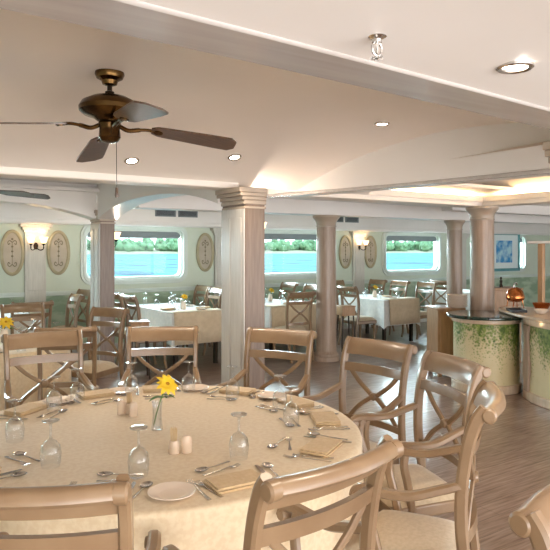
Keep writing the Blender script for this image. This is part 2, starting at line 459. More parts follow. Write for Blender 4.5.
# ------------------------------------------------------------------ pilasters, medallions, sconces on the window wall
for i, x in enumerate((2.12, 5.28, 8.455, 11.62)):
    p = MB().box(x-.15, x+.15, YW-.05, YW, .0, 1.93); p.box(x-.11, x+.11, YW-.062, YW-.05, 1.0, 1.83)
    for e, z0, z1 in ((.02, 1.86, 1.9), (.045, 1.9, 1.94), (.08, 1.94, 1.985)): p.box(x-.15-e, x+.15+e, YW-.05-e, YW, z0, z1)
    struct(p.build('trim_%d' % (20+i), PILAS, bevel=.004))
def medallion(x, label):
    m = empty('oval_medallion', (x, YW, 1.56))
    sx = .165/.35
    MB().lathe([(.30, .0), (.30, .016), (.0, .018)], 36, axis='y', sx=.48).build('panel', MEDAL, m)
    el = [(.15*math.cos(a), -.02, .315*math.sin(a)) for a in [2*PI*k/40 for k in range(40)]]
    MB().sweep(el, .034, .052, (0, 1, 0), 8, .8, closed=True).build('oval_frame', MEDF, m)
    o = MB()
    for zc, s in ((.15, 1), (-.17, -1)):
        for k in (-1, 1):
            o.tube(cr([(0, -.02, zc), (k*.035, -.02, zc+.03*s), (k*.06, -.02, zc+.005*s), (k*.05, -.02, zc-.03*s), (k*.03, -.02, zc-.01*s)], 5), .0055, 5)
    o.tube([(0, -.02, -.17), (0, -.02, .15)], .0035, 5)
    for z in (-.05, .02, .09, .2): o.lathe([(.0, .024), (.016, .02), (.0, .016)], 8, c=(0, 0, z), axis='y')
    o.build('painted_ornament', ORN, m)
    return tag(m, label, 'wall medallion', 'oval medallions on the green wall')
for x, l in ((1.80, 'oval medallion on green wall, leftmost, left of the far left sconce'),
             (2.46, 'oval medallion on green wall between the far left sconce and the left window'),
             (4.95, 'oval medallion on green wall right of the left window'),
             (8.12, 'oval medallion on green wall left of the pair of lamps at the back'),
             (8.80, 'oval medallion on green wall between the back lamps and the right window')):
    medallion(x, l)
def point(name, loc, e, col, r=.04):
    l = bpy.data.lights.new(name, 'POINT'); l.energy = e; l.color = col; l.shadow_soft_size = r
    o = bpy.data.objects.new(name, l); COL.objects.link(o); o.location = loc; return o
WARM = (1, .74, .44)
def sconce(x, y, z, arms, label, nrm=(0, -1), e=.4, col=WARM):
    """nrm: outward direction of the wall face"""
    rz = math.atan2(nrm[1], nrm[0])+PI/2
    s = empty('wall_sconce', (x, y, z), rz)
    MB().lathe([(.0, .0), (.035, .0), (.04, .008), (.025, .02), (.0, .028)], 16, axis='y', sy=1.5).build('back_plate', DARKM, s)
    for k, ax in enumerate(arms):
        MB().tube(cr([(0, -.02, -.02), (ax*.5, -.06, -.06), (ax*.95, -.10, -.045), (ax, -.105, .01)], 6), .007, 8).build('arm', DARKM, s)
        MB().lathe([(.0, -.05), (.012, -.045), (.006, -.02), (.02, .0), (.03, .015), (.0, .018)], 14, c=(ax, -.105, .02)).build('lamp_cup', DARKM, s)
        MB().lathe([(.026, .0), (.04, .02), (.05, .05), (.056, .075), (.066, .092), (.061, .092), (.05, .072), (.034, .02), (.022, .006)], 18, c=(ax, -.105, .042)).build('lamp_shade', LAMPW, s)
        q = Matrix.Rotation(rz, 3, 'Z') @ Vector((ax, -.105, .2))
        point('sconce_light', (x+q.x, y+q.y, z+q.z), e, col)
    return tag(s, label, 'wall lamp')
sconce(2.12, YW-.05, 1.66, (-.09, .09), 'twin wall lamp lit between the two far left medallions')
sconce(8.455, YW-.05, 1.66, (-.09, .09), 'twin wall lamp lit between two medallions at the back')
sconce(2.64, 7.86+.06, 1.70, (0,), 'single wall lamp on the column under the white arch', (1, 0), 5, (1, .9, .78))
sconce(2.70, 4.42+.06, 1.70, (0,), 'single wall lamp on the square column behind the round table', (1, 0), 4.5, (1, .9, .78))

# vents in the bulkhead
def vent(x0, x1, label):
    v = empty('air_vent', ((x0+x1)/2, 9.25, 2.19)); h = (x1-x0)/2
    MB().box(-h+.02, h-.02, -.006, 0, -.04, .04).build('dark_opening', DARKP, v)
    f = MB(); ring(f, [(-h, -.055), (h, -.055), (h, .055), (-h, .055)], [(-h+.02, -.038), (h-.02, -.038), (h-.02, .038), (-h+.02, .038)], -.02, 0)
    f.build('frame', GRILLE, v)
    s = MB()
    for k in range(7):
        z = -.034+.068*k/6; s.box(-h+.02, h-.02, -.016, -.008, z-.0025, z+.0025)
    s.build('louvre', GRILLE, v)
    return tag(v, label, 'vent')
vent(3.84, 4.19, 'grey air vent in the white bulkhead above left window, left one of pair')
vent(4.24, 4.58, 'grey air vent in the white bulkhead above left window, right one of pair')
vent(7.40, 7.69, 'grey air vent touching the round column top, left one of pair')
vent(7.75, 8.08, 'grey air vent right of the round column top, right one of pair')

# downlights
def downlight(x, y, z, label, e=14, tilt=0, tx=0):
    d = empty('downlight', (x, y, z)); d.rotation_euler = (tilt, tx, 0)
    MB().lathe([(.036, .004), (.036, -.004), (.046, -.008), (.052, -.004), (.052, .004)], 24, cap=False).build('trim_ring', STEEL, d)
    MB().lathe([(.0, -.002), (.038, -.002), (.038, .003), (0, .003)], 24).build('lens', LAMPD, d)
    l = bpy.data.lights.new('downlight_spot', 'SPOT'); l.energy = e; l.spot_size = rad(125); l.spot_blend = .8; l.color = (1, .86, .68); l.shadow_soft_size = .04
    o = bpy.data.objects.new('downlight_spot', l); COL.objects.link(o); o.location = (x, y, z-.03)
    return tag(d, label, 'ceiling light')
def slope(y): return math.atan(-.30*2*(y-3)/1.38**2)
def dl_v(x, y, label): downlight(x, y, zv(y)-.004, label, 14, slope(y))
dl_v(2.92, 3.10, 'recessed ceiling spot in the cream vault, right of the fan near the white beam')
dl_v(2.30, 4.02, 'recessed ceiling spot in the cream vault, just right of the fan blade tip')
dl_v(1.57, 4.20, 'recessed ceiling spot in the cream vault, behind the fan pull chain')
downlight(1.55, 1.10, 2.1235, 'bright recessed spot in the near ceiling, top right corner', 14)
downlight(1.15, 5.5, 2.416, 'small recessed spot in the back left bay, near the second fan', 8)
downlight(1.98, 6.3, 2.416, 'small recessed spot in the back left bay, left of the white arch', 8)
downlight(9.5, 4.4, 2.216, 'recessed spot glowing on the far right ceiling above the picture', 10)
# sprinkler head
px, py = 1.042, 1.124
sp = empty('fire_sprinkler', (px, py, 2.1235))
MB().lathe([(.0, .003), (.022, .003), (.024, -.004), (.012, -.01), (.012, -.018), (0, -.018)], 16).build('escutcheon', STEEL, sp)
f = MB()
for k in (-1, 1): f.tube(cr([(k*.006, 0, -.015), (k*.015, 0, -.028), (k*.013, 0, -.043), (0, 0, -.052)], 4), .003, 6)
f.tube([(0, 0, -.018), (0, 0, -.045)], .0035, 6)
f.build('frame_arms', STEEL, sp)
d = MB()
for k in range(10):
    a = 2*PI*k/10; d.sweep([(0, 0, -.054), (.016*math.cos(a), .016*math.sin(a), -.055)], .005, .002, (0, 0, 1), 4)
d.lathe([(0, -.056), (.008, -.056), (.008, -.052), (0, -.052)], 12)
d.build('deflector', STEEL, sp)
tag(sp, 'small metal fire sprinkler hanging from the near ceiling above the beam', 'sprinkler')

# ------------------------------------------------------------------ ceiling fans
def fan(x, y, ztop, zb, azs, label, bladem, chain=True, droops=(.075,)*4):
    f = empty('ceiling_fan', (x, y, ztop))
    k = zb-ztop
    MB().lathe([(.0, .004), (.068, .004), (.07, -.012), (.062, -.03), (.04, -.042), (.034, -.06), (.018, -.066), (0, -.066)], 28).build('canopy', BRONZE, f)
    MB().lathe([(0, -.05), (.012, -.05), (.012, -.09), (.022, -.095), (.022, -.12), (0, -.12)], 14).build('downrod', DARKM, f)
    MB().lathe([(0, -.105), (.03, -.107), (.085, -.122), (.13, -.145), (.145, -.17), (.143, -.19), (.122, -.208), (.08, -.222), (.06, -.236), (0, -.236)], 36).build('motor_housing', BRONZE, f)
    s = MB().lathe([(0, k+.02), (.05, k+.02), (.055, k+.01), (.048, k-.01), (.05, k-.03), (.052, k-.055), (.04, k-.075), (.015, k-.082), (0, k-.082)], 24)
    s.lathe([(0, -.22), (.04, -.22), (.04, k+.02), (0, k+.02)], 16)
    s.build('switch_housing', BRONZE, f)
    for a, droop in zip(azs, droops):
        R = Matrix.Rotation(a, 4, 'Z') @ Matrix.Rotation(math.asin(droop), 4, 'Y')
        T = Matrix.Translation((0, 0, k+.012))
        bl = MB(); out = []
        L0, L1 = .20, .62
        N = 14
        for i in range(N+1):
            t = i/N; xx = L0+(L1-L0)*t
            w = .052+.022*min(t*1.3, 1)
            if t > .93: w *= math.sqrt(max(.25, 1-((t-.93)/.07)**2*.75))
            if t < .08: w *= .55+.45*(t/.08)
            out.append((xx, w))
        vs = []
        for (xx, w) in out: vs += [(xx, -w, -.004), (xx, w, -.004), (xx, w, .004), (xx, -w, .004)]
        fs = []
        for i in range(N):
            for q in range(4): fs.append((i*4+q, i*4+(q+1) % 4, i*4+4+(q+1) % 4, i*4+4+q))
        fs += [(0, 1, 2, 3), (N*4+3, N*4+2, N*4+1, N*4)]
        bl.add(vs, fs)
        PIT = Matrix.Rotation(rad(-12), 4, 'X')
        bl.rot(T @ R @ PIT)
        blo = bl.build('fan_blade', bladem, f)
        br = MB(); br.tube(cr([(.045, 0, -.005), (.09, .0, -.02), (.14, 0, -.008), (.19, 0, .0), (.25, 0, -.006)], 5), [.011]*11+[.008]*10, 8)
        br.lathe([(0, -.012), (.022, -.01), (.022, -.004), (0, -.004)], 12, c=(.235, 0, 0))
        br.rot(T @ R @ PIT); br.build('blade_bracket', BRONZE, blo)
    if chain:
        c = MB().tube([(.03, -.01, k-.07), (.031, -.011, k-.30)], .0016, 6); 
        c.build('pull_chain', DARKM, f)
        MB().lathe([(0, 0), (.006, -.004), (.007, -.02), (.009, -.04), (.007, -.05), (0, -.052)], 12, c=(.031, -.011, k-.295)).build('pull_knob', BLADE, f)
    return tag(f, label, 'fan')
fx, fy = PL(-.80, 3.0)
fan(fx, fy, zv(fy)+.0, 2.20, [rad(a)-AL for a in (-59, 14, 116, 184)], 'bronze ceiling fan with walnut blades hanging over the round table', BLADE, True, (.065, .13, .165, .01))
fx2, fy2 = PL(-2.68, 5.6)
fan(fx2, fy2, 2.42, 2.12, [rad(a)-AL for a in (-22, 8, 120, 210)], 'dark ceiling fan in the back bay, cut by the left edge', BLADEFAR, False)

# ================================================================== FURNITURE
def chair_proto(arms, label, cat, H=1.05, hw=.226):
    kz = H/1.05
    c = empty('armchair' if arms else 'dining_chair')
    c['label'] = label; c['category'] = cat
    prof = [(-.30, 0), (-.255, .2), (-.225, .42), (-.205, .6), (-.205, .75), (-.225, .9), (-.255, 1.0), (-.285, 1.045)]
    prof = [(y, z*kz) for y, z in prof]
    cv = cr([(0, y, z) for y, z in prof], 6)
    def yp(z):
        for a, b in zip(cv, cv[1:]):
            if a.z <= z <= b.z: return a.y+(b.y-a.y)*(z-a.z)/(b.z-a.z)
        return cv[-1].y
    def xp(z): return hw-.012+.02*(z/H)
    for s in (-1, 1):
        m = MB(); pts = [(s*xp(p.z), p.y, p.z) for p in cv]
        n = len(pts); m.sweep(pts, [.034]*n, [.036+.012*min(1, i/(n*.4)) for i in range(n)], (1, 0, 0), 8, .6)
        m.lathe([(0, -.02), (.02, -.02), (.027, -.014), (.027, .014), (.02, .02), (0, .02)], 16, c=(s*(xp(H)), prof[-1][0]-.012, prof[-1][1]-.022), axis='x')
        m.build('back_post', WOOD, c)
        lg = MB(); pts = cr([(s*(hw-.03), .165, .40), (s*(hw-.03), .17, .28), (s*(hw-.025), .165, .12), (s*(hw-.02), .19, 0)], 5)
        n = len(pts); lg.sweep(pts, [.046-.016*i/n for i in range(n)], [.046-.016*i/n for i in range(n)], (1, 0, 0), 8, .6)
        lg.build('front_leg', WOOD, c)
    # top rail: bowed board whose upper edge rolls backwards
    def rail(z0, z1, th, roll, name):
        m = MB(); rows = []; N = 12
        zs = [z0+(z1-z0)*i/5 for i in range(6)]
        sec = [(yp(z)+th/2, z) for z in zs]
        if roll: sec += [(yp(z1)-.004, z1+.012), (yp(z1)-.022, z1+.014), (yp(z1)-.042, z1+.002), (yp(z1)-.046, z1-.018), (yp(z1)-.034, z1-.03)]
        sec += [(yp(z)-th/2, z) for z in (zs[-2::-1] if roll else zs[::-1])]
        for i in range(N+1):
            u = -1+2*i/N; bow = -.032*(1-u*u)
            rows.append([(u*(xp(z)-.012), y+bow, z) for y, z in sec]+[(u*(xp(sec[0][1])-.012), sec[0][0]+bow, sec[0][1])])
        m.grid(rows)
        nsec = len(sec)
        m.add([r for r in rows[0][:-1]], [tuple(range(nsec))]); m.add([r for r in rows[-1][:-1]], [tuple(range(nsec))])
        return m.build(name, WOOD, c, sharp=50)
    rail(.955*kz, 1.035*kz, .024, True, 'top_rail')
    rail(.855*kz, .905*kz, .022, False, 'mid_rail')
    rail(.545*kz, .585*kz, .022, False, 'lower_rail')
    zc = .722*kz
    for s in (-1, 1):
        pts = []
        for (x, z) in ((hw*.80, .865*kz), (hw*.52, .80*kz), (hw*.16, .74*kz), (hw*.05, zc), (hw*.16, .704*kz), (hw*.52, .645*kz), (hw*.80, .575*kz)):
            pts.append((s*x, yp(z)-.03*(1-(x/hw)**2)*1, z))
        sp_ = MB().sweep(cr(pts, 5), .020, .026, (0, 1, 0), 8, .6)
        spl = sp_.build('back_splat', WOOD, c)
        if s == 1:
            MB().lathe([(0, -.024), (.018, -.022), (.024, -.012), (.024, .012), (.018, .022), (0, .024)], 14, c=(0, yp(zc)-.03, zc), axis='y').build('rosette', WOOD, spl)
    # seat
    sb, sf, yb, yf = hw-.02, hw+.012, -.215, .19
    fr_ = MB(); fr_.prism([(-sb, yb), (sb, yb), (sf, yf), (-sf, yf)], .365, .425); fr_.build('seat_frame', WOOD, c, bevel=.01)
    cu = MB(); rows = []
    NX, NY = 10, 10
    for j in range(NY+1):
        v = j/NY; row = []
        for i in range(NX+1):
            u = -1+2*i/NX; w = (sb+(sf-sb)*v)-.006; e = (1-u**6)*(1-(2*v-1)**6)
            row.append((u*w, yb+.012+(yf-yb-.018)*v, .425+.052*max(e, 0)**.35+.012*(1-u*u)*(1-(2*v-1)**2)))
        rows.append(row)
    cu.grid(rows); cu.build('seat_cushion', SEAT, c, sharp=80)
    if arms:
        for s in (-1, 1):
            x0 = xp(.75)
            pts = cr([(s*x0, yp(.76)+.004, .765), (s*(x0+.008), -.13, .742), (s*(x0+.018), -.03, .712), (s*(x0+.022), .06, .71), (s*(x0+.014), .135, .718), (s*(x0+.004), .175, .705), (s*x0, .185, .68)], 6)
            n = len(pts)
            a = MB().sweep(pts, [.034+.012*math.sin(PI*min(1, i/(n*.85))) for i in range(n)], [.034]*n, (1, 0, 0), 8, .7)
            a.lathe([(0, -.024), (.017, -.022), (.021, -.014), (.021, .014), (.017, .022), (0, .024)], 12, c=(s*(x0+.002), .168, .688), axis='x')
            arm = a.build('arm', WOOD, c)
            q = MB().sweep(cr([(s*(x0+.014), .115, .712), (s*(x0+.014), .13, .63), (s*(x0+.004), .105, .53), (s*(hw+.0), .085, .43), (s*(hw-.004), .09, .37)], 5), .032, .036, (1, 0, 0), 8, .6)
            q.build('arm_support', WOOD, arm)
    return c
ARM = chair_proto(True, '', 'chair'); SIDE = chair_proto(False, '', 'chair', 1.0, .205)
ua, us = [], []
TX, TY = PL(-.557, 2.95)
SEATS = [  # angle round the table, back radius, words
    (-92, 1.47, 'bottom left armchair seen from behind, its top rail against the table front', 'the bottom left armchair'),
    (-59, 1.52, 'bottom centre armchair seen from behind, angled to the right of the bread plate', 'the bottom centre armchair'),
    (-22, 1.48, 'armchair at right of the round table seen edge-on from the side', 'the armchair seen edge-on'),
    (8.5, 1.49, 'armchair at right of the round table, nearest the vine-painted buffet', 'the armchair nearest the buffet'),
    (34.5, 1.42, 'armchair at the round table in front of the round column, showing crossed back', 'the armchair before the round column'),
    (66, 1.47, 'armchair right of the square column, behind the round table', 'the armchair right of the square column'),
    (100, 1.47, 'armchair directly behind the yellow flower, facing the camera over the table', 'the armchair behind the flower'),
    (127, 1.57, 'armchair at far left of the round table, facing the camera', 'the far left armchair')]
def face(dx, dy): return math.atan2(-dx, dy)
POSES = [(-.60, 1.49, -.03, 1), (.15, 1.66, -.66, .75), (.80, 2.39, -.94, .337), (.90, 3.15, -.96, -.28), (.62, 3.74, -.75, -.66), (.035, 4.28, -.42, -.91), (-.80, 4.42, .12, -.99), (-1.54, 4.12, .5, -.86)]
for (X, Z, ax, az), (a, R, lab, _) in zip(POSES, SEATS):
    x, y = PL(X, Z); dx, dy = PL(ax, az); L = math.hypot(dx, dy); dx /= L; dy /= L
    place(ARM, ua, (x+dx*.27, y+dy*.27, 0), face(dx, dy), lab, 'armchairs at the round table')
# the armchair of the next table, at the lower right corner
x, y = PL(.895, 1.23); dx, dy = PL(.63, -.77)
place(ARM, ua, (x, y, 0), face(dx, dy), 'armchair back in the bottom right corner, its rolled rail alone in view')

def side_chair(x, y, dx, dy, lab, grp): return place(SIDE, us, (x, y, 0), face(dx, dy), lab, grp)

# ------------------------------------------------------------------ tables
def round_table(x, y, R, lab, clab, ch=.44, folds=26, amp=.012):
    t = empty('round_table', (x, y, 0))
    MB().lathe([(0, .715), (R-.012, .715), (R-.012, .743), (0, .743)], 48).build('tabletop', CABW, t)
    MB().lathe([(0, .0), (.28, .0), (.27, .03), (.08, .06), (.06, .12), (.06, .66), (.16, .70), (.16, .715), (0, .715)], 20).build('pedestal', DARKM, t)
    tag(t, lab, 'table')
    c = MB(); N = 144; rows = []
    for j in range(14):
        if j <= 3: r0, z = (R-.02)*[.0001, .5, .85, 1][j], .75; am = 0
        elif j == 4: r0, z, am = R-.004, .7485, 0
        elif j == 5: r0, z, am = R+.004, .742, 0
        elif j == 6: r0, z, am = R+.008, .73, .0
        else:
            q = (j-6)/7; r0, z, am = R+.008+.004*q, .73-ch*q+.0*q, amp*q**.7*2
        row = []
        for k in range(N+1):
            a = 2*PI*(k % N)/N
            fo = am*(math.sin(folds*a+.7*math.sin(3*a))+.5*math.sin(folds*.6//1*a+1.3))
            row.append(((r0+fo)*math.cos(a), (r0+fo)*math.sin(a), z))
        rows.append(row)
    c.grid(rows)
    o = c.build('tablecloth', CLOTH, None, sharp=70, loc=(x, y, 0))
    tag(o, clab, 'tablecloth')
    return t
round_table(TX, TY, .955, 'large round dining table hidden under the cream damask cloth', 'cream damask cloth draped over the large round table in front')
T2 = PL(-2.50, 5.56)
round_table(T2[0], T2[1], .62, 'small round table at the left under a cream cloth', 'cream cloth on the small round table at the left edge', folds=18)

def cloth_table(x0, x1, y0, y1, lab, clab, overlay=None, z=.75):
    cx, cy = (x0+x1)/2, (y0+y1)/2; hx, hy = (x1-x0)/2, (y1-y0)/2
    t = empty('rectangular_table', (cx, cy, 0))
    MB().box(-hx+.02, hx-.02, -hy+.02, hy-.02, z-.04, z-.008).build('tabletop', CABW, t)
    for sx in (-1, 1):
        for sy in (-1, 1): MB().box(sx*(hx-.08)-.025, sx*(hx-.08)+.025, sy*(hy-.08)-.025, sy*(hy-.08)+.025, 0, z-.04).build('leg', DARKM, t)
    tag(t, lab, 'table')
    def drape(hx, hy, zt, drop, amp, mat, name):
        c = MB(); P = []
        per = []
        n = 14
        cs = [(hx, -hy), (hx, hy), (-hx, hy), (-hx, -hy)]
        for i in range(4):
            a, b = cs[i], cs[(i+1) % 4]
            for k in range(n): per.append((a[0]+(b[0]-a[0])*k/n, a[1]+(b[1]-a[1])*k/n, i, k/n))
        rows = []
        rows.append([(0, 0, zt)]*(len(per)+1))
        for q in (-1, 0, .03, .25, .5, .75, 1):
            row = []
            for (px, py, i, t_) in per+[per[0]]:
                nx, ny = ((1, 0), (0, 1), (-1, 0), (0, -1))[i]
                if q < 0: row.append((px*.985, py*.985, zt)); continue
                o_ = .004+max(q, 0)*.012+amp*max(q, 0)*math.sin(t_*PI*7+i*1.7)
                cn = .03*q if t_ == 0 else 0
                sxn, syn = (math.copysign(1, px), math.copysign(1, py))
                if t_ == 0: row.append((px+sxn*(.006+cn), py+syn*(.006+cn), zt-.004-drop*q-.05*q))
                else: row.append((px+nx*o_, py+ny*o_, zt-.004-drop*q))
            rows.append(row)
        c.grid(rows)
        return c.build(name, mat, None, sharp=60, loc=(cx, cy, 0))
    tag(drape(hx, hy, z, .43, .012, CLOTHW, 'tablecloth'), clab, 'tablecloth')
    if overlay:
        o = MB(); f0, f1 = overlay[0], overlay[1]     # runner across the near end, hanging over the front
        rows = []
        for (yy, zz) in ((-hy+overlay[3], z+.004), (-hy-.004, z+.006), (-hy-.018, z-.01), (-hy-.03, z-.12), (-hy-.036, z-.26), (-hy-.042, z-overlay[2])):
            row = []
            for k in range(13):
                u = k/12; wv = .008*math.sin(u*14)*(1 if zz < z-.05 else 0)
                row.append((f0+(f1-f0)*u-cx, yy+wv, zz))
            rows.append(row)
        o.grid(rows)
        ob = o.build('overlay_cloth', OVER, None, sharp=70, loc=(cx, cy, 0))
        md = ob.modifiers.new('thick', 'SOLIDIFY'); md.thickness = .003; md.offset = 1
        tag(ob, overlay[4], 'overlay cloth')
cloth_table(3.45, 4.22, 7.70, 9.28, 'table by the left window under a white cloth', 'white cloth on the table by the left window',
            (3.46, 4.25, .43, .25, 'beige overlay hanging down the near end of the left window table'))
cloth_table(5.02, 5.95, 7.72, 9.28, 'table behind the square column at the middle window', 'white cloth on the table at the middle window',
            (5.03, 5.98, .43, .25, 'beige overlay on the near end of the middle window table'))
cloth_table(7.30, 8.10, 7.70, 9.0, 'table between the round columns under a white cloth', 'white cloth on the table between the round columns',
            (7.40, 8.13, .42, .25, 'beige overlay draped over the table end beside the open floor'))
cloth_table(10.05, 10.85, 7.9, 9.3, 'table behind the thin round column by the right window', 'white cloth on the table behind the thin round column')
cloth_table(1.15, 1.85, 8.05, 9.3, 'table against the far left wall under the medallions', 'white cloth on the table against the far left wall')

g = 'dining chairs at the back tables'
C = side_chair
# round the small round table
for (X, Z, fx_, fz_, lab) in (
    (-1.64, 4.88, -.2, .98, 'armless chair seen from behind, just behind the far left armchair'),
    (-2.79, 6.86, .55, -.83, 'chair beyond the small round table, facing the camera by its yellow flower'),
    (-1.72, 6.38, -.45, -.89, 'armless chair beside the left square column, crossed back and seat in view')):
    x, y = PL(X, Z); d = PL(fx_, fz_); n_ = math.hypot(*d); C(x+d[0]*.25, y+d[1]*.25, d[0], d[1], lab, g)
C(1.62, 7.81, 0, 1, 'armless chair seen from behind at near end of the far left wall table', g)
C(2.10, 8.42, -1, 0, 'armless chair side-on at right side of the far left wall table', g)
C(2.50, 9.3, -1, -.15, 'narrow-looking armless chair against the green wall beside the left window', g)
C(.90, 8.75, 1, 0, 'armless chair cut by the left edge at the far left wall table', g)
C(3.21, 7.98, 1, 0, 'chair at the left side of the left window table, near its beige overlay', g)
C(3.20, 8.55, 1, 0, 'chair half hidden by the left column, at the left window table', g)
C(4.47, 9.35, -1, 0, 'armless chair behind left window table, left one of the overlapping pair', g)
C(4.47, 8.86, -1, 0, 'armless chair behind left window table, right one of the overlapping pair', g)
C(4.47, 8.25, -1, 0, 'armless chair partly hidden by the square column at its left side', g)
C(5.22, 7.47, 0, 1, 'chair left of the round column seen from behind, at the middle window table', g)
C(6.23, 9.35, -1, 0, 'armless chair under the middle window, left one of two', g)
C(6.23, 8.62, -1, 0, 'armless chair under the middle window, right one, touching the round column', g)
C(6.98, 7.95, 1, 0, 'chair right of the round column with crossed back and seat, facing right', g)
C(6.98, 8.5, 1, 0, 'chair peeking out at right side of the round column', g)
C(7.72, 9.27, 0, -1, 'armless chair at the wall end of the table between columns, left of its flower', g)
C(8.38, 9.3, -1, 0, 'armless chair right of the table flower, under the medallions', g)
C(8.38, 8.68, -1, 0, 'armless chair under the left end of the right window', g)
C(8.42, 8.03, -1, 0, 'armless chair beside the hanging beige overlay, under the right window', g)
C(9.78, 8.45, 1, 0, 'armless chair left of the thin round column at the rightmost table', g)

# ------------------------------------------------------------------ tableware
GLP = MB().lathe([(.0, .0), (.032, .0015), (.0365, .0), (.0375, .004), (.041, .03), (.042, .055), (.037, .082), (.022, .1), (.008, .108), (.0045, .116), (.004, .15), (.006, .168), (.02, .176), (.033, .179), (.034, .182), (.0, .184)], 24, cap=False)
GLP = MB().lathe([(.0345, .0), (.039, .03), (.0405, .055), (.036, .082), (.022, .1), (.009, .107), (.0045, .116), (.0042, .15), (.006, .168), (.02, .176), (.033, .1785), (.0335, .182), (.02, .1835), (.0, .184)], 24, cap=False)
GL = GLP.build('wine_glass', GLASS, None, sharp=60); GL['category'] = 'wine glass'
ug = []
def tp(a, R, z=.7505):
    th = rad(a)-AL; return (TX+R*math.cos(th), TY+R*math.sin(th), z)
GLASSES = [(198, .63, 'third from the left front, at the left edge'), (-122, .61, 'front left, beside the crossed spoons'),
    (152, .69, 'at the left edge, far side'), (136, .77, 'far left, in front of the far left armchair'), (-86, .615, 'front, nearest the bread plate'),
    (112, .78, 'far side, left of the vase'), (87, .76, 'far side, right of the flower'), (63, .69, 'far side, in front of the square column'),
    (-46, .59, 'front right, behind the forks'), (31, .68, 'right side, the farther of two close together'), (6, .64, 'right side, the nearer of two close together')]
for a, R, l in GLASSES:
    place(GL, ug, tp(a, R), 0, 'upturned wine glass on the round table, '+l, 'upturned wine glasses on the round table')

# flat pieces, built lying along +Y, origin mid-length
def fork_mb(L):
    m = MB(); h = L/2
    m.sweep(cr([(0, -h, .003), (0, -h*.5, .003), (0, h*.15, .005), (0, h*.42, .008)], 5), [.016-.010*min(1, i/9) for i in range(16)], .003, (1, 0, 0), 8, .7)
    m.sweep(cr([(0, h*.40, .008), (0, h*.55, .005), (0, h*.66, .003)], 4), [.008, .012, .017, .021, .023, .024, .024, .024, .024], .0026, (1, 0, 0), 8, .7)
    for k in range(4):
        x = -.0095+.0063*k; m.sweep([(x, h*.64, .003), (x, h*.85, .0045), (x, h, .008)], [.0042, .0038, .002], .0022, (1, 0, 0), 6, .8)
    return m
def spoon_mb(L):
    m = MB(); h = L/2
    m.sweep(cr([(0, -h, .003), (0, -h*.4, .003), (0, h*.2, .005), (0, h*.5, .007)], 5), [.015-.009*min(1, i/9) for i in range(16)], .003, (1, 0, 0), 8, .7)
    rows = []
    for j in range(9):
        t = -1+2*j/8; w = .021*math.sqrt(max(0, 1-t*t))
        rows.append([(w*u, h*.74+.031*t, .0095-.008*(1-t*t)*(1-u*u)) for u in (-1, -.6, 0, .6, 1)])
    m.grid(rows); m.grid([[(x, y, z-.0012) for x, y, z in r] for r in rows])
    return m
def knife_mb(L):
    m = MB(); h = L/2
    m.sweep(cr([(0, -h, .004), (0, -h*.4, .005), (0, -.02, .005)], 6), [.013, .016, .016, .015, .014, .013, .012, .012, .011, .011, .011, .01, .01], [.006]*13, (1, 0, 0), 8, .7)
    m.prism([(-.007, -.02), (.005, -.02), (.011, h*.5), (.009, h*.85), (.003, h*.98), (-.006, h), (-.008, h*.5)], .004, .0056)
    return m
FO = fork_mb(.20).build('dinner_fork', STEEL); FO['category'] = 'fork'
KN = knife_mb(.225).build('dinner_knife', STEEL); KN['category'] = 'knife'
SPN = spoon_mb(.19).build('soup_spoon', STEEL); SPN['category'] = 'spoon'
DF = fork_mb(.17).build('dessert_fork', STEEL); DF['category'] = 'fork'
DS = spoon_mb(.165).build('dessert_spoon', STEEL); DS['category'] = 'spoon'
uf, uk, usn, udf, uds = [], [], [], [], []
nm = MB()
for k, (ox, oy, hx) in enumerate(((0, 0, .098), (.002, -.004, .097), (-.002, .003, .098), (.003, -.002, .096))):
    z0 = .0005+.0058*k
    nm.prism([(x+ox, y+oy) for x, y in rrect(hx, .06, .006, 3)], z0, z0+.0043)
nm.box(-.004, .004, -.058, .058, .0222, .0226)
NK = nm.build('folded_napkin', NAPK, None, sharp=40, bevel=.0016); NK['category'] = 'napkin'
unk = []
PLT = MB().lathe([(0, .004), (.045, .004), (.052, .006), (.078, .015), (.083, .0165), (.084, .0145), (.07, .009), (.05, .0005), (0, .0005)], 36).build('bread_plate', CHINA, None, sharp=50); PLT['category'] = 'plate'
upl = []
WORDS = [(s[0], s[3]) for s in SEATS]+[(157, 'the left edge, far side'), (-137, 'the left edge, near side')]
PLATED = {'the bottom centre armchair': -17, 'the armchair right of the square column': -17, 'the armchair behind the flower': -15, 'the far left armchair': -11, 'the left edge, far side': -15}
def on_table(R, a, tang, side):
    """point on the cloth at radius R, angle a, moved sideways by `side` metres"""
    th = rad(a)-AL
    return (TX+R*math.cos(th)-math.sin(th)*side, TY+R*math.sin(th)+math.cos(th)*side)
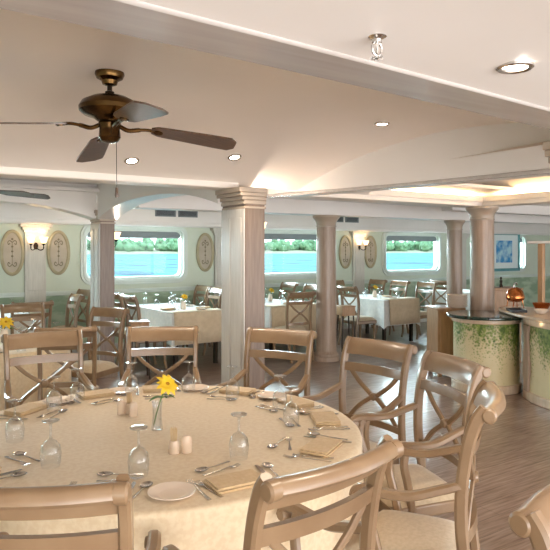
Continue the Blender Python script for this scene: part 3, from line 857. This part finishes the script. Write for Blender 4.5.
for a, w in WORDS:
    th = rad(a)-AL; inward = face(-math.cos(th), -math.sin(th))
    at = ' at '+w if w.startswith('the left') else ' before '+w
    grp = 'place settings on the round table'
    j = random.uniform
    if w == 'the bottom left armchair': nR = None
    else: nR = .815
    # from the diner's seat: plate and forks to the left, knife and spoon to the right (left = clockwise = -side)
    if nR:
        p = on_table(nR, a, 0, j(-.01, .01)); place(NK, unk, (p[0], p[1], .7505), inward+j(-.12, .12), 'folded cream napkin'+at, 'folded napkins on the round table')
    p = on_table(.80, a, 0, -.145); place(FO, uf, (p[0], p[1], .7505), inward+j(-.15, .1)+.1, 'long silver fork left of the napkin'+at if nR else 'long silver fork'+at, 'forks on the round table')
    p = on_table(.815, a, 0, -.112); place(DF, udf, (p[0], p[1], .7505), inward+j(-.1, .1)+.12, 'short silver fork lying beside the longer fork'+at, 'side forks on the round table')
    kd = 0 if nR else -.062
    p = on_table(.80, a, 0, .130+kd); place(KN, uk, (p[0], p[1], .7505), inward+j(-.1, .15)-.08, 'silver knife right of the napkin'+at if nR else 'silver knife'+at, 'knives on the round table')
    p = on_table(.79, a, 0, .170+kd); place(SPN, usn, (p[0], p[1], .7505), inward+j(-.1, .15)-.1, 'silver soup spoon beside the knife'+at, 'soup spoons on the round table')
    p = on_table(.665, a, 0, .01); place(DF, udf, (p[0], p[1], .7505), inward-PI/2+j(-.2, .2)+.2, 'short silver dessert fork lying crosswise'+at, 'dessert forks on the round table')
    p = on_table(.615, a, 0, .0); place(DS, uds, (p[0], p[1], .7505), inward+PI/2+j(-.2, .2)+.15, 'short silver dessert spoon lying crosswise'+at, 'dessert spoons on the round table')
    if w in PLATED:
        p = on_table(.825, a+PLATED[w], 0, 0)
        place(PLT, upl, (p[0], p[1], .7505), 0, 'ivory bread plate on the round table'+(' near ' + w if w.startswith('the left') else ' by '+w), 'bread plates on the round table')

# vase with a yellow flower
vx, vy = PL(-.557, 2.93)
v = MB().lathe([(0, .001), (.026, .001), (.028, .004), (.024, .03), (.021, .07), (.022, .11), (.026, .135), (.024, .135), (.019, .11), (.018, .07), (.02, .03), (.02, .012), (0, .012)], 24, cap=False).build('bud_vase', GLASS, None, sharp=60, loc=(vx, vy, .7505))
tag(v, 'clear glass bud vase in the middle of the round table', 'vase')
def flower(x, y, z, h, dx, dy, R, lab, name='cut_flower', nleaf=4, npet=11, mat=PETAL, tilt=(.35, -.5)):
    f = empty(name, (x, y, z))
    top = Vector((dx, dy, h))
    MB().tube(cr([(-dx*.35, -dy*.35, .008), (dx*.1, dy*.1, h*.45), (dx*.6, dy*.6, h*.8), top], 5), .0032, 6).build('stem', LEAF, f)
    pm = MB()
    nrm = Vector((tilt[0], tilt[1], .75)).normalized()
    q = Vector((0, 0, 1)).rotation_difference(nrm).to_matrix()
    for ring_, (nn, Lr, up) in enumerate(((npet, R, .22), (npet-3, R*.75, .6))):
        for k in range(nn):
            a = 2*PI*k/nn+ring_*.3; L = Lr*(.85+.3*((k*7) % 5)/5); rows = []
            for i in range(6):
                t = i/5; w = R*.2*math.sin(PI*min(.999, .12+t**1.15*.88))
                c0 = Vector((math.cos(a)*L*t, math.sin(a)*L*t, up*L*t-.35*L*t*t)); s0 = Vector((-math.sin(a), math.cos(a), 0))
                rows.append([tuple(q @ (c0+s0*w*u+Vector((0, 0, .15*w*abs(u))))+top) for u in (-1, 0, 1)])
            pm.grid(rows)
    pm.build('petals', mat, f, sharp=180)
    cm = MB().lathe([(0, -.003), (R*.16, 0), (R*.14, R*.12), (0, R*.2)], 10); cm.v = [tuple(q @ Vector(p)+top) for p in cm.v]; cm.build('flower_centre', PCORE, f)
    for k in range(nleaf):
        a = k*2.4+.8; L = R*1.05; lm = MB(); rows = []; b0 = Vector((dx*.45, dy*.45, h*(.68+.04*(k % 3))))
        for i in range(6):
            t = i/5; w = L*.24*math.sin(PI*min(.99, .1+t*.88)); c0 = b0+Vector((math.cos(a)*L*t, math.sin(a)*L*t, L*(.25*t-.5*t*t))); s0 = Vector((-math.sin(a), math.cos(a), 0))
            rows.append([tuple(c0+s0*w*u) for u in (-1, 0, 1)])
        lm.grid(rows); lm.build('leaf', LEAF, f, sharp=180)
    return tag(f, lab, 'flower')
dx, dy = PL(.05, -.01)
flower(vx, vy, .7625, .205, dx, dy, .063, 'yellow flower with green leaves in the vase on the round table', tilt=(.1, -.75))

# shakers and toothpick cups
SHK = MB().lathe([(0, .0), (.021, .0), (.023, .004), (.023, .05), (.021, .062), (.014, .071), (0, .074)], 20, sx=1, sy=.8).build('salt_shaker', SHAK); SHK['category'] = 'shaker'
ush = []
TPC = empty('toothpick_holder'); TPC['category'] = 'toothpick holder'
MB().lathe([(0, .0), (.022, .0), (.023, .004), (.022, .04), (.019, .055), (.016, .055), (.018, .04), (.018, .01), (0, .01)], 20, cap=False).build('cup', SHAK, TPC)
tm = MB()
for k in range(26):
    a = k*2.4; r = .0028*math.sqrt(k); tm.tube([(r*math.cos(a)*.8, r*math.sin(a)*.8, .012), (r*math.cos(a)*1.15, r*math.sin(a)*1.25, .096+.007*(k % 3))], .0011, 5)
tps = tm.build('toothpicks', NAPK, TPC); tps['kind'] = 'stuff'
utp = []
for X, Z, l in ((-.795, 3.21, 'ivory shaker at left in the farther cruet set'), (-.725, 3.17, 'ivory shaker at right in the farther cruet set'), (-.370, 2.60, 'ivory shaker in the nearer cruet set by the vase')):
    x, y = PL(X, Z); place(SHK, ush, (x, y, .7505), 0, l, 'shakers on the round table')
for X, Z, l in ((-.757, 3.225, 'ivory toothpick holder between the two farther shakers'), (-.422, 2.59, 'ivory toothpick holder with tall picks in the nearer cruet set')):
    x, y = PL(X, Z); place(TPC, utp, (x, y, .7505), 0, l, 'toothpick holders on the round table')

# ------------------------------------------------------------------ things on the back tables
ub = []; 
BG = GL
def bg_glasses(spots, words):
    for i, (x, y) in enumerate(spots):
        place(GL, ug, (x, y, .7505+.001), 0, 'small upturned wine glass on '+words, 'wine glasses on '+words)
bg_glasses([(3.62, 7.95), (3.72, 8.35), (3.66, 8.75), (3.62, 9.1), (4.02, 7.95), (3.98, 8.36), (4.05, 8.7), (4.03, 9.08), (3.85, 8.55)], 'the left window table')
bg_glasses([(5.2, 8.2), (5.22, 8.7), (5.75, 8.0), (5.72, 8.45), (5.7, 8.95), (5.3, 9.1), (5.45, 8.0)], 'the middle window table')
bg_glasses([(7.45, 7.98), (7.5, 8.4), (7.48, 8.8), (7.92, 8.0), (7.9, 8.4), (7.9, 8.8)], 'the table between the round columns')
bg_glasses([(10.2, 8.1), (10.2, 8.6), (10.3, 9.0), (10.6, 8.2)], 'the rightmost window table')
bg_glasses([(1.7, 8.25), (1.72, 8.7), (1.35, 8.3), (1.3, 8.8), (1.68, 9.1)], 'the far left wall table')
gx = [PL(-2.22, 5.35), PL(-2.02, 5.72), PL(-2.35, 6.0), PL(-2.12, 5.18)]
bg_glasses(gx, 'the small round table at left')
for i, ((x, y), l) in enumerate(((PL(-2.28, 5.12), 'near edge of the small round table'), (PL(-2.05, 5.5), 'right side of the small round table'),
                                 ((3.95, 7.86), 'near end of the left window table'), ((4.08, 8.5), 'right side of the left window table'),
                                 ((5.85, 8.2), 'right side of the middle window table'), ((7.7, 7.9), 'near end of the table between round columns'))):
    place(PLT, upl, (x, y, .757), 0, 'small pale plate on the '+l, 'plates on the back tables')
for i, ((x, y), l) in enumerate((((3.58, 8.15), 'left window table, left side'), ((4.09, 8.06), 'left window table, right side'), ((5.5, 7.95), 'middle window table'),
                                 ((7.85, 8.2), 'table between the round columns'), (PL(-2.5, 5.1), 'small round table'))):
    place(NK, unk, (x, y, .7575), .4*i, 'folded napkin on the '+l, 'napkins on the back tables')
BV = MB().lathe([(0, .0), (.035, .0), (.04, .02), (.042, .06), (.03, .1), (.032, .12), (.028, .12), (.026, .1), (.036, .06), (.03, .012), (0, .012)], 20, cap=False).build('bud_vase', CHINA, None, sharp=60); BV['category'] = 'vase'
ubv = []
for (x, y, R, lab) in ((3.80, 8.12, .06, 'left window table'), (5.60, 8.6, .06, 'middle window table'), (7.64, 8.3, .06, 'table between the round columns'), PL(-2.50, 5.72)+(.085, 'small round table at left')):
    place(BV, ubv, (x, y, .7515), 0, 'small white vase on the '+lab, 'vases on the back tables')
    flower(x, y, .765, .17, .015, -.015, R, 'yellow flower on the '+lab, nleaf=3, npet=9, tilt=(-.1, -.6))

# small wine-box stands
def stand(x, y, rz, lab):
    s = empty('serving_stand', (x, y, 0), rz)
    for sx in (-1, 1):
        for sy in (-1, 1): MB().sweep([(sx*.09, sy*.09, .56), (sx*.12, sy*.12, 0)], .024, .024, (1, 0, 0), 6).build('leg', DARKM, s)
    b = MB().box(-.11, .11, -.11, .11, .56, .575)
    for k in (-1, 1): b.box(k*.11-.008, k*.11+.008, -.11, .11, .56, .70)
    b.box(-.11, .11, .095, .11, .56, .70)
    b.box(-.12, .12, -.12, .12, .70, .715)
    b.build('box', CABW, s, bevel=.004)
    MB().box(-.10, .10, -.08, .09, .577, .69).build('box_contents', DARKP, s)
    return tag(s, lab, 'stand')
x, y = PL(-1.70, 7.75); stand(x, y, rad(75), 'small box stand with dark opening beside the left window table chair')
x, y = PL(1.13, 9.9); stand(x, y, rad(75), 'small box stand with dark opening beside the round column')

# ------------------------------------------------------------------ buffet
def z_ring(mb, poly, z0, z1): return mb.prism(poly, z0, z1)
AX, AY = PL(2.45, 7.2)
def arcpts(cx, cy, r, a0, a1, n): return [(cx+r*math.cos(rad(a0+(a1-a0)*k/n)), cy+r*math.sin(rad(a0+(a1-a0)*k/n))) for k in range(n)]
ca = empty('buffet_counter', (0, 0, 0))
def drum(r, z0, z1, name, mat, bv=.01):
    o = MB().prism(arcpts(AX, AY, r, 0, 360, 40), z0, z1).build(name, mat, ca, bevel=bv, sharp=40); return o
drum(.365, .1, .80, 'painted_panel', VINE, 0); drum(.39, 0, .1, 'plinth', BUFW); drum(.385, .775, .825, 'frieze', BUFW); drum(.445, .825, .862, 'stone_top', STONE, .012)
tag(ca, 'curved buffet counter with hanging vine painting and dark stone top', 'counter')
cb = empty('buffet_counter', (0, 0, 0))
front = [(6.42, 4.36), (6.20, 4.26), (6.03, 4.17), (5.92, 4.05), (5.80, 3.85), (5.71, 3.6), (5.6, 3.2), (5.5, 2.6), (5.45, 1.9)]
front = [(p.x, p.y) for p in cr([(x, y, 0) for x, y in front], 5)]
def off(poly, d): return [(x-d, y-d*.35) for x, y in poly]
back = [(6.5, 1.9), (6.65, 4.3)]
MB().prism(front+back, .1, .80).build('painted_panel', VINE, cb, sharp=40)
MB().prism(off(front, .03)+back, 0, .1).build('plinth', BUFW, cb, bevel=.01)
MB().prism(off(front, .02)+back, .80, .865).build('frieze', BUFW, cb, bevel=.008)
topf = cr([(6.6, 4.8, 0), (6.42, 4.78, 0), (6.14, 4.5, 0), (5.90, 4.14, 0), (5.74, 3.8, 0), (5.60, 3.3, 0), (5.48, 2.6, 0), (5.42, 1.9, 0)], 6)
MB().prism([(p.x, p.y) for p in topf]+[(6.8, 1.9), (6.8, 4.7)], .868, .905).build('wooden_top', BUFW, cb, bevel=.012)
led = [(p.x+.07, p.y+.03, .858) for p in topf[22:]]
MB().sweep(led, .016, .01, (0, 0, 1), 6).build('light_strip', LEDW, cb)
# shaped pillar between the painted panels
pm = MB()
for z0, z1, w in ((.1, .3, .055), (.3, .42, .075), (.42, .52, .06), (.52, .66, .045), (.66, .8, .065)):
    pass
prof = [(.045, .1), (.05, .2), (.075, .3), (.072, .4), (.05, .47), (.06, .5), (.05, .53), (.036, .62), (.042, .72), (.06, .76), (.06, .80)]
px_, py_ = 5.915, 4.02
tx_, ty_ = .5, .866
vs = []
for w, z in prof:
    for s in (-1, 1):
        for d in (0, .05): vs.append((px_+tx_*s*w-d*ty_*.9, py_+ty_*s*w+d*tx_*.9-.0, z))
fs = []
for i in range(len(prof)-1):
    a = i*4; b2 = a+4
    fs += [(a+1, a+3, b2+3, b2+1), (a, a+1, b2+1, b2), (a+2, b2+2, b2+3, a+3), (a, b2, b2+2, a+2)]
pm.add(vs, fs); pm.build('pillar', COLUMN, cb, bevel=.006)
tag(cb, 'long buffet counter with pale wooden top and shaped pillar, at right edge', 'counter')
for k in range(6):
    p = topf[24+k*3] if 24+k*3 < len(topf) else topf[-1]
    point('counter_light', (p.x-.0, p.y-.02, .845), .05, (1, .78, .45), .02)

# wooden cabinet beside it with a stack of plates
wc = empty('wooden_cabinet', PL(2.20, 8.03)+(0,), -AL+rad(6))
MB().box(-.17, .17, -.2, .2, .08, .84).build('body', CABW, wc, bevel=.006)
MB().box(-.19, .19, -.22, .22, .84, .868).build('top', CABW, wc, bevel=.006)
MB().box(-.14, .14, -.212, -.2, .12, .80).build('door', CABW, wc, bevel=.006)
for sx in (-1, 1):
    for sy in (-1, 1): MB().box(sx*.14-.025, sx*.14+.025, sy*.17-.025, sy*.17+.025, 0, .08).build('foot', CABW, wc)
tag(wc, 'tall wooden cabinet left of the stone-topped buffet, carrying a plate stack', 'cabinet')
PLB = MB().lathe([(0, .004), (.07, .004), (.08, .007), (.122, .02), (.13, .022), (.131, .019), (.11, .011), (.075, .0005), (0, .0005)], 28).build('dinner_plate', CHINA, None, sharp=50); PLB['category'] = 'plate'
upb = []
sx_, sy_ = PL(2.30, 7.84)
for k in range(14):
    place(PLB, upb, (sx_, sy_, .8685+k*.0112), 0, 'white dinner plate in the stack on the wooden cabinet beside the column', 'stacked dinner plates')
# things on the buffet
def chafer(x, y, z, lab):
    c = empty('chafing_dish', (x, y, z))
    for k in range(4):
        a = k*PI/2+.4; MB().tube([(.08*math.cos(a), .08*math.sin(a), .09), (.1*math.cos(a), .1*math.sin(a), .0)], .006, 6).build('leg', COPPER, c)
    MB().lathe([(0, .07), (.06, .075), (.1, .10), (.108, .12), (0, .12)], 24).build('pan', COPPER, c)
    MB().lathe([(.108, .12), (.106, .15), (.09, .2), (.06, .235), (.02, .25), (0, .252)], 24, cap=False).build('dome', COPPER, c)
    MB().tube(cr([(-.03, 0, .245), (-.02, 0, .285), (.02, 0, .3), (.035, 0, .27)], 5), .008, 8).build('handle', STEEL, c)
    return tag(c, lab, 'chafing dish')
chafer(6.52, 4.62, .9055, 'copper domed chafing dish on the buffet, right of the thick column')
x, y = PL(2.90, 6.92)
def dish(x, y, z, r, lab, mat=CHINA, name='serving_dish', h=.05):
    o = MB().lathe([(0, .003), (r*.5, .001), (r*.6, .006), (r*.92, h*.8), (r, h), (r*.97, h), (r*.85, h*.75), (r*.5, .014), (0, .012)], 28, cap=False).build(name, mat, None, sharp=50, loc=(x, y, z))
    return tag(o, lab, 'dish')
dish(6.14, 4.03, .9055, .08, 'white serving dish on the wooden buffet top, right edge of picture')
dish(6.44, 4.22, .9055, .10, 'copper bowl on the wooden buffet top beside the white dish', COPPER, 'copper_bowl', .09)
dish(6.36, 4.58, .9055, .07, 'white saucer on the buffet top in front of the chafing dish', CHINA, 'saucer', .02)
t = MB().box(-.13, .13, -.08, .08, 0, .012); t.box(-.13, -.12, -.08, .08, .012, .03); t.box(.12, .13, -.08, .08, .012, .03); t.box(-.12, .12, -.08, -.07, .012, .03); t.box(-.12, .12, .07, .08, .012, .03)
tag(t.build('serving_tray', DARKP, None, bevel=.003, loc=(6.13, 4.33, .9055), rz=.9), 'dark serving tray near the left tip of the wooden buffet top', 'tray')
# overhead gantry on the counter
gx_, gy_ = 6.62, 4.34
ga = empty('buffet_gantry', (gx_, gy_, .9055))
for d in (0, 1): MB().box(-.03+d*.12, .03+d*.12, -.03-d*1.3, .03-d*1.3, 0, .77).build('post', CABW, ga, bevel=.004)
sh = MB().prism([(-.1, .12), (.06, .12), (.22, -1.4), (.0, -1.4)], .77, .80); sh.build('shelf', WHITE, ga, bevel=.004)
pn = MB(); pp = [(-.2, .0), (.2, 0), (.2, -.26)]+[(.2-.4*k/10, -.26+.16*math.sin(PI*k/10)) for k in range(1, 10)]+[(-.2, -.26)]
pn.prism(pp, -.012, .012, 'x'); pn.rot(Matrix.Translation((.02, -.36, .77)) @ Matrix.Rotation(rad(6), 4, 'Z'))
pn.build('hanging_panel', CABW, ga, bevel=.003)
tag(ga, 'wooden gantry with white shelf standing on the buffet at the right edge', 'gantry')
# back cabinet and mill
x, y = PL(3.25, 9.0)
bc = empty('wooden_cabinet', (x, y, 0), -AL)
MB().box(-.25, .25, -.2, .2, 0, 1.03).build('body', CABW, bc, bevel=.006); MB().box(-.27, .27, -.22, .22, 1.03, 1.06).build('top', CABW, bc, bevel=.005)
tag(bc, 'wooden cabinet behind the thick column, with a dark mill on top', 'cabinet')
tag(MB().lathe([(0, 0), (.028, 0), (.026, .03), (.016, .05), (.02, .08), (.022, .1), (.01, .11), (.018, .13), (.014, .15), (0, .155)], 16).build('pepper_mill', DARKM, None, loc=(x-.02, y-.05, 1.06)), 'dark pepper mill on the wooden cabinet behind the thick column', 'mill')

# picture in front of the rightmost window
pf = empty('framed_picture', (12.98, YW-.085, 1.56))
f = MB(); ring(f, [(-.80, -.48), (.72, -.48), (.72, .48), (-.80, .48)], [(-.73, -.41), (.65, -.41), (.65, .41), (-.73, .41)], -.05, .0); f.build('frame', TEAL, pf, bevel=.006)
MB().box(-.74, .66, -.03, -.005, -.42, .42).build('mat_board', MATW, pf)
MB().box(-.20, .42, -.034, -.03, -.27, .27).build('print', PICT, pf)
tag(pf, 'framed blue print on the wall at right, beyond the thick round column', 'picture')

# ================================================================== OUTSIDE
sea = MB(); sea.box(-900, 1800, 14, 640, -2.6, -2.4)
struct(sea.build('sea', SEA))
sh = MB(); rows = []
for (yy, zz) in ((585, -2.7), (592, -2.1), (604, -.9), (640, 1.0), (760, 3)):
    rows.append([(-900+i*60, yy+8*math.sin(i*1.7)+5*math.sin(i*.6), zz+.4*math.sin(i*.9)) for i in range(46)])
sh.grid(rows); struct(sh.build('shore', SAND, None, sharp=60))
tr_ = MB()
ico = bmesh.new(); bmesh.ops.create_icosphere(ico, subdivisions=2, radius=1)
iv = [v.co.copy() for v in ico.verts]; ifc = [tuple(v.index for v in f.verts) for f in ico.faces]; ico.free()
rr = random.Random(3)
for k in range(430):
    x = -120+k*3.6+rr.uniform(-2, 2); y = rr.uniform(618, 690); h = rr.uniform(13, 18)*(1+.25*math.sin(k*.11)); r = rr.uniform(4.5, 7)
    for b_i in range(3):
        ox, oy, oz = rr.uniform(-r*.6, r*.6), rr.uniform(-3, 3), h*(.45+.25*b_i)
        s = r*(1.05-.22*b_i)
        tr_.add([(x+ox+p.x*s*rr.uniform(.8, 1.15), y+oy+p.y*s, oz-1+p.z*s*rr.uniform(.7, 1.1)) for p in iv], ifc)
tg = tr_.build('tree_line', TREEM, None, sharp=30)
tag(tg, 'row of green trees along the far shore seen through the windows', 'trees', kind='stuff')

# ================================================================== LIGHT
w = bpy.data.worlds.new('sky'); SC.world = w; w.use_nodes = True
nt = w.node_tree; bg = nt.nodes['Background']
tc = nt.nodes.new('ShaderNodeTexCoord'); sx = nt.nodes.new('ShaderNodeSeparateXYZ'); rp = nt.nodes.new('ShaderNodeValToRGB')
nt.links.new(tc.outputs['Generated'], sx.inputs[0])
nt.links.new(sx.outputs['Z'], rp.inputs[0]); nt.links.new(rp.outputs[0], bg.inputs['Color'])
rp.color_ramp.elements[0].position = 0; rp.color_ramp.elements[0].color = (.95, .97, 1, 1)
rp.color_ramp.elements[1].position = .6; rp.color_ramp.elements[1].color = (.62, .80, 1, 1)
bg.inputs['Strength'].default_value = 2.6
def area(name, loc, rot, sx, sy, e, col):
    l = bpy.data.lights.new(name, 'AREA'); l.shape = 'RECTANGLE'; l.size = sx; l.size_y = sy; l.energy = e; l.color = col
    o = bpy.data.objects.new(name, l); COL.objects.link(o); o.location = loc; o.rotation_euler = rot
    return o
# daylight through the windows of the far wall; two added fill lamps from behind
for c in WC: area('window_daylight', (c, YW+1.6, 2.1), (rad(-75), 0, 0), 2.2, 1.0, 190, (.84, .94, 1))
area('rear_fill', (1.5, Y0+.1, 1.4), (rad(90), 0, 0), 8, 2.0, 95, (1, .95, .9))  # added fill lamp behind the camera, on the open side without windows
area('ceiling_fill', (1.0, -2.6, .25), (rad(155), 0, 0), 8, 2.4, 90, (1, .98, .95))  # added lamp low behind the camera, aimed up to brighten the ceiling
# cove strips of the buffet tray
area('cove_strip', (5.0, 5.14, 2.258), (rad(180), 0, 0), 2.9, .06, 14, (1, .76, .42))
area('cove_strip', (6.52, 3.3, 2.258), (rad(180), 0, 0), .06, 3.1, 14, (1, .76, .42))

# ================================================================== CAMERA
cd = bpy.data.cameras.new('camera'); cam = bpy.data.objects.new('camera', cd); COL.objects.link(cam)
cam.location = (0, 0, EYE); cam.rotation_euler = (rad(90), 0, -AL)
cd.sensor_width = 36; cd.lens = 620/550*36; cd.shift_y = -25/550; cd.clip_start = .05; cd.clip_end = 3000
SC.camera = cam
vs_ = SC.view_settings; vs_.view_transform = 'Standard'; vs_.look = 'None'; vs_.gamma = 1; vs_.use_curve_mapping = False; vs_.exposure = 1.0
